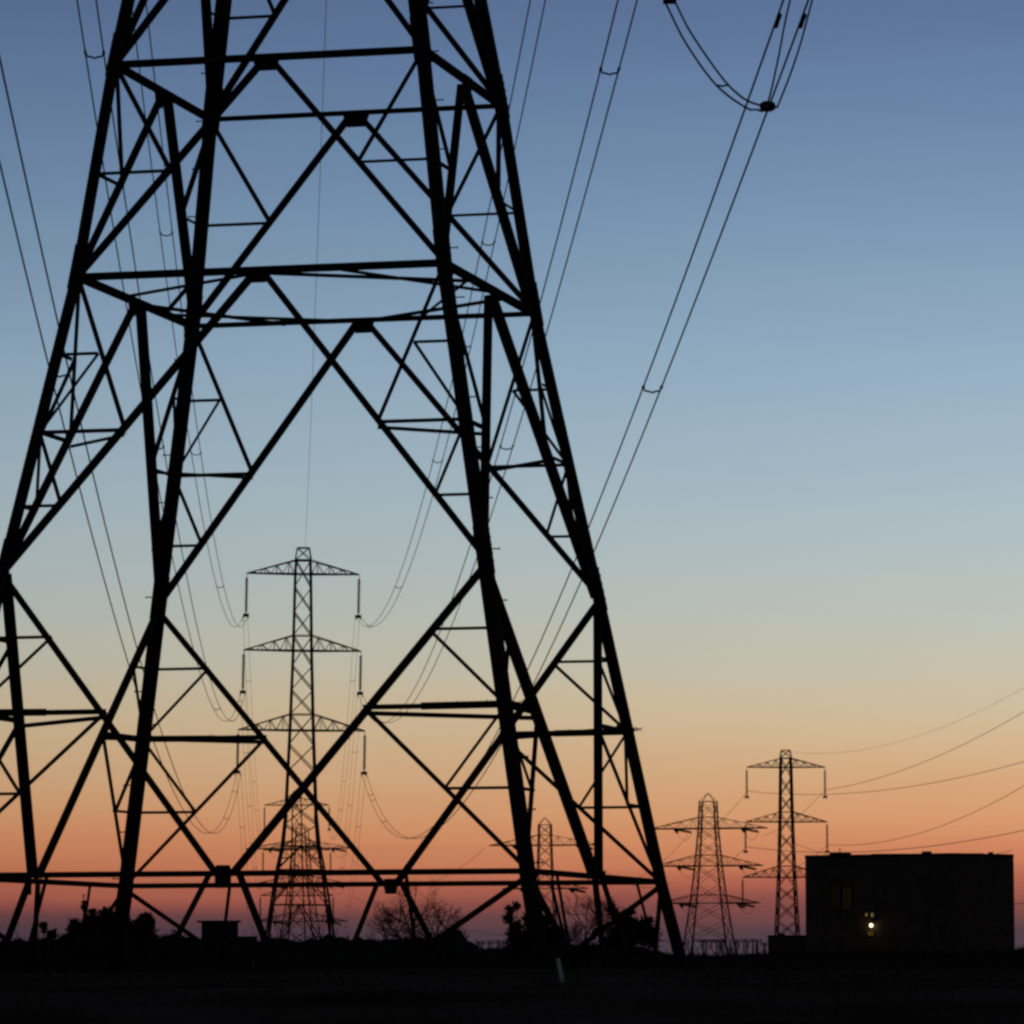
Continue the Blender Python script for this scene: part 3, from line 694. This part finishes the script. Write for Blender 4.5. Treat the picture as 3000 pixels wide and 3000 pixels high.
# -------------------------------------------------- switchyard structures
def gantry(x0, x1, row, Y, posts, label, th=.16, hang=True):
    a, b = at(x0, row, Y), at(x1, row, Y); g = empty('busbar_gantry', ((a.x + b.x) / 2, Y, -.5), 0, label, 'gantry', 'steel gantries of the switchyard'); o = Vector(g.location)
    mb = MB(); A, B = a - o, b - o
    for y in (-.35, .35):
        for z in (0, -.32): mb.angle(A + Vector((0, y, z)), B + Vector((0, y, z)), th * .6, (0, y, 0))
    n = max(4, int((B - A).length / .6))
    for y in (-.35, .35):
        for i in range(n):
            p = A.lerp(B, i / n) + Vector((0, y, 0)); q = A.lerp(B, (i + 1) / n) + Vector((0, y, -.32))
            if i % 2: p.z -= .32; q.z += .32
            mb.angle(p, q, th * .4, (0, y, 0))
    mb.build('beam', M['fsteel'], g)
    for px, w in posts:
        x = at(px, row, Y).x - o.x; mb = MB()
        for y in (-.35, .35):
            for s in (-1, 1): mb.tube((x + s * w * .5, y, 0), (x + s * w * .4, y, A.z - .02), .06 * (w / .3) ** .5, n=5)
        z = 0
        while z < A.z - .5:
            for y in (-.35, .35): mb.tube((x - w * .5, y, z), (x + w * .45, y, z + .45), .03, n=4)
            z += .45
        mb.build('post', M['fsteel'], g)
    if hang:
        for i in range(3):
            p = A.lerp(B, (i + .5) / 3) + Vector((0, 0, -.35)); mb = MB(); mb.lathe(p, p + Vector((.0, 0, -1.0)), disc_profile(8, .06, .14), 7); mb.build('insulator', M['glassy'], g)
gantry(2036, 2118, 2757, 690, [(2056, .5), (2096, .5), (2110, .35)], 'left steel gantry of the switchyard, between the pointed tower and the mast')
gantry(2144, 2226, 2757, 700, [(2150, .3), (2176, .5), (2203, .6)], 'middle steel gantry of the switchyard, with the thickest posts')
gantry(2218, 2262, 2767, 680, [(2232, .3), (2250, .3)], 'right and lowest gantry of the switchyard, beside the annexe', hang=False)
gantry(1960, 2005, 2765, 670, [(1968, .3), (1990, .3)], 'low gantry at the foot of the rightmost near tower leg', hang=False)
gantry(1388, 1480, 2757, 640, [(1400, .6), (1428, .4), (1452, .3), (1470, .5)], 'low gantry left of the near right tower leg, beside the hedge hump', hang=False)
gantry(1690, 1800, 2762, 660, [(1700, .3), (1730, .35), (1755, .3), (1785, .3)], 'low gantry seen behind the leafless sapling', hang=False)
# equipment posts of the switchyard
for i, (px, row, lab) in enumerate(((2022, 2772, 'bushing post left of the left gantry'), (2130, 2766, 'bushing post between the left and middle gantries'), (2136, 2778, 'shorter bushing post leaning close to the middle gantry'),
                                   (2212, 2772, 'bushing post under the right end of the middle gantry'), (1975, 2778, 'bushing post under the low gantry by the rightmost leg'))):
    a = at(px, row, 675); r = empty('bushing_post', (a.x, 675, -.5), 0, lab, 'switchgear', 'bushing posts in the switchyard'); h = a.z + .5
    mb = MB(); mb.tube((0, 0, 0), (0, 0, h * .5), .12, .1, 6); mb.box((0, 0, h * .5), (.5, .4, .1)); mb.build('stand', M['fsteel'], r)
    mb = MB(); mb.lathe((0, 0, h * .5), (0, 0, h), disc_profile(9, .08, .2), 8); mb.build('insulator', M['glassy'], r)
# pole above the left hedge
a = at(238, 2615, 262); tp = empty('thin_pole', (a.x, 262, ground_z(0, 262) - .1), 0, 'thin pole rising out of the left hedge beside the bushy tree', 'pole')
mb = MB(); mb.tube((0, 0, 0), (0, 0, a.z - tp.location.z), .045, .03, 6); mb.build('shaft', M['bark'], tp)
mb = MB(); mb.box((0, 0, a.z - tp.location.z), (.16, .1, .06)); mb.build('cap', M['trim'], tp)

# ------------------------------------------------------------------ world
w = bpy.data.worlds.new('World'); bpy.context.scene.world = w; w.use_nodes = True
n, l = w.node_tree.nodes, w.node_tree.links
bg = n['Background']
tc = n.new('ShaderNodeTexCoord'); sep = n.new('ShaderNodeSeparateXYZ'); l.new(tc.outputs['Generated'], sep.inputs[0])
def lin(c):
    c = c / 255; return c / 12.92 if c <= .04045 else ((c + .055) / 1.055) ** 2.4
SKY = [(2846, 62, 57, 67), (2780, 70, 61, 72), (2730, 83, 63, 72), (2690, 107, 68, 71), (2650, 139, 79, 73), (2600, 172, 97, 79), (2540, 198, 122, 89), (2470, 208, 139, 99), (2400, 212, 153, 110),
       (2300, 211, 166, 125), (2200, 209, 177, 139), (2100, 205, 185, 153), (2000, 199, 189, 165), (1900, 192, 191, 175), (1780, 184, 191, 184), (1600, 174, 189, 192), (1400, 164, 184, 195), (1200, 153, 177, 194),
       (1000, 142, 169, 192), (800, 131, 158, 184), (600, 120, 148, 178), (400, 110, 137, 170), (200, 100, 126, 162), (0, 91, 115, 152)]
mr = n.new('ShaderNodeMapRange'); mr.inputs['From Min'].default_value = 0; mr.inputs['From Max'].default_value = .21
nz = n.new('ShaderNodeTexNoise'); mp = n.new('ShaderNodeMapping'); mp.inputs['Scale'].default_value = (5, 5, 85); nz.inputs['Scale'].default_value = 1.4; nz.inputs['Detail'].default_value = 3
l.new(tc.outputs['Generated'], mp.inputs[0]); l.new(mp.outputs[0], nz.inputs['Vector'])
# gentle uneven haze layers displace the gradient a little close to the horizon
ad = n.new('ShaderNodeMath'); ad.operation = 'MULTIPLY_ADD'; ad.inputs[1].default_value = .008; ad.inputs[2].default_value = -.004
l.new(nz.outputs['Fac'], ad.inputs[0]); sm_ = n.new('ShaderNodeMath'); sm_.operation = 'ADD'; l.new(sep.outputs['Z'], sm_.inputs[0]); l.new(ad.outputs[0], sm_.inputs[1])
tilt = n.new('ShaderNodeMath'); tilt.operation = 'MULTIPLY_ADD'; tilt.inputs[1].default_value = 0.0; l.new(sep.outputs['X'], tilt.inputs[0]); l.new(sm_.outputs[0], tilt.inputs[2])
l.new(tilt.outputs[0], mr.inputs['Value'])
cr = n.new('ShaderNodeValToRGB'); e = cr.color_ramp.elements
for i, (row, r, g, b) in enumerate(SKY):
    p = math.sin(math.atan((HY - row) / F)) / .21
    if i == 0: el = e[0]; el.position = 0
    elif i == len(SKY) - 1: el = e[len(e) - 1]; el.position = p
    else: el = e.new(p)
    el.color = (lin(r), lin(g), lin(b), 1)
l.new(mr.outputs[0], cr.inputs[0])
# higher up the sky deepens to night blue
m2 = n.new('ShaderNodeMapRange'); m2.inputs['From Min'].default_value = .205; m2.inputs['From Max'].default_value = .8; l.new(sep.outputs['Z'], m2.inputs['Value'])
mx = n.new('ShaderNodeMix'); mx.data_type = 'RGBA'; l.new(m2.outputs[0], mx.inputs[0]); l.new(cr.outputs[0], mx.inputs[6]); mx.inputs[7].default_value = (.035, .045, .085, 1)
# the side of the sky away from the sunset is much dimmer
m3 = n.new('ShaderNodeMapRange'); m3.inputs['From Min'].default_value = .2; m3.inputs['From Max'].default_value = .97; m3.inputs['To Min'].default_value = .2; l.new(sep.outputs['Y'], m3.inputs['Value'])
mm = n.new('ShaderNodeMix'); mm.data_type = 'RGBA'; mm.blend_type = 'MULTIPLY'; mm.inputs[0].default_value = 1; l.new(mx.outputs[2], mm.inputs[6]); l.new(m3.outputs[0], mm.inputs[7])
# slight brightening toward the right, where the sun went down
m4 = n.new('ShaderNodeMapRange'); m4.inputs['From Min'].default_value = -.107; m4.inputs['From Max'].default_value = .107; m4.inputs['To Min'].default_value = .86; m4.inputs['To Max'].default_value = 1.03; l.new(sep.outputs['X'], m4.inputs['Value'])
mn = n.new('ShaderNodeMix'); mn.data_type = 'RGBA'; mn.blend_type = 'MULTIPLY'; mn.inputs[0].default_value = 1; l.new(mm.outputs[2], mn.inputs[6]); l.new(m4.outputs[0], mn.inputs[7])
sky = n.new('ShaderNodeTexSky'); sky.sky_type = 'NISHITA'; sky.sun_disc = False; sky.sun_elevation = math.radians(1); sky.sun_rotation = math.radians(14)
sc = n.new('ShaderNodeMix'); sc.data_type = 'RGBA'; sc.blend_type = 'ADD'; sc.inputs[0].default_value = .0006; l.new(mn.outputs[2], sc.inputs[6]); l.new(sky.outputs[0], sc.inputs[7])
l.new(sc.outputs[2], bg.inputs[0]); bg.inputs[1].default_value = 1.0

sun = bpy.data.objects.new('sun', bpy.data.lights.new('sun', 'SUN')); C.objects.link(sun)
sun.data.energy = .03; sun.data.angle = math.radians(.5); sun.data.color = (1, .6, .35)
el, az = math.radians(1), math.radians(14)
dirn = Vector((math.sin(az) * math.cos(el), math.cos(az) * math.cos(el), math.sin(el)))
sun.rotation_euler = dirn.to_track_quat('Z', 'Y').to_euler(); sun.location = (0, 0, 60)

sc_ = bpy.context.scene
sc_.render.engine = 'CYCLES'; sc_.view_settings.view_transform = 'Standard'; sc_.view_settings.look = 'None'; sc_.view_settings.exposure = 0
sc_.cycles.filter_width = 2.7
sc_.render.resolution_x = 1024; sc_.render.resolution_y = 1024
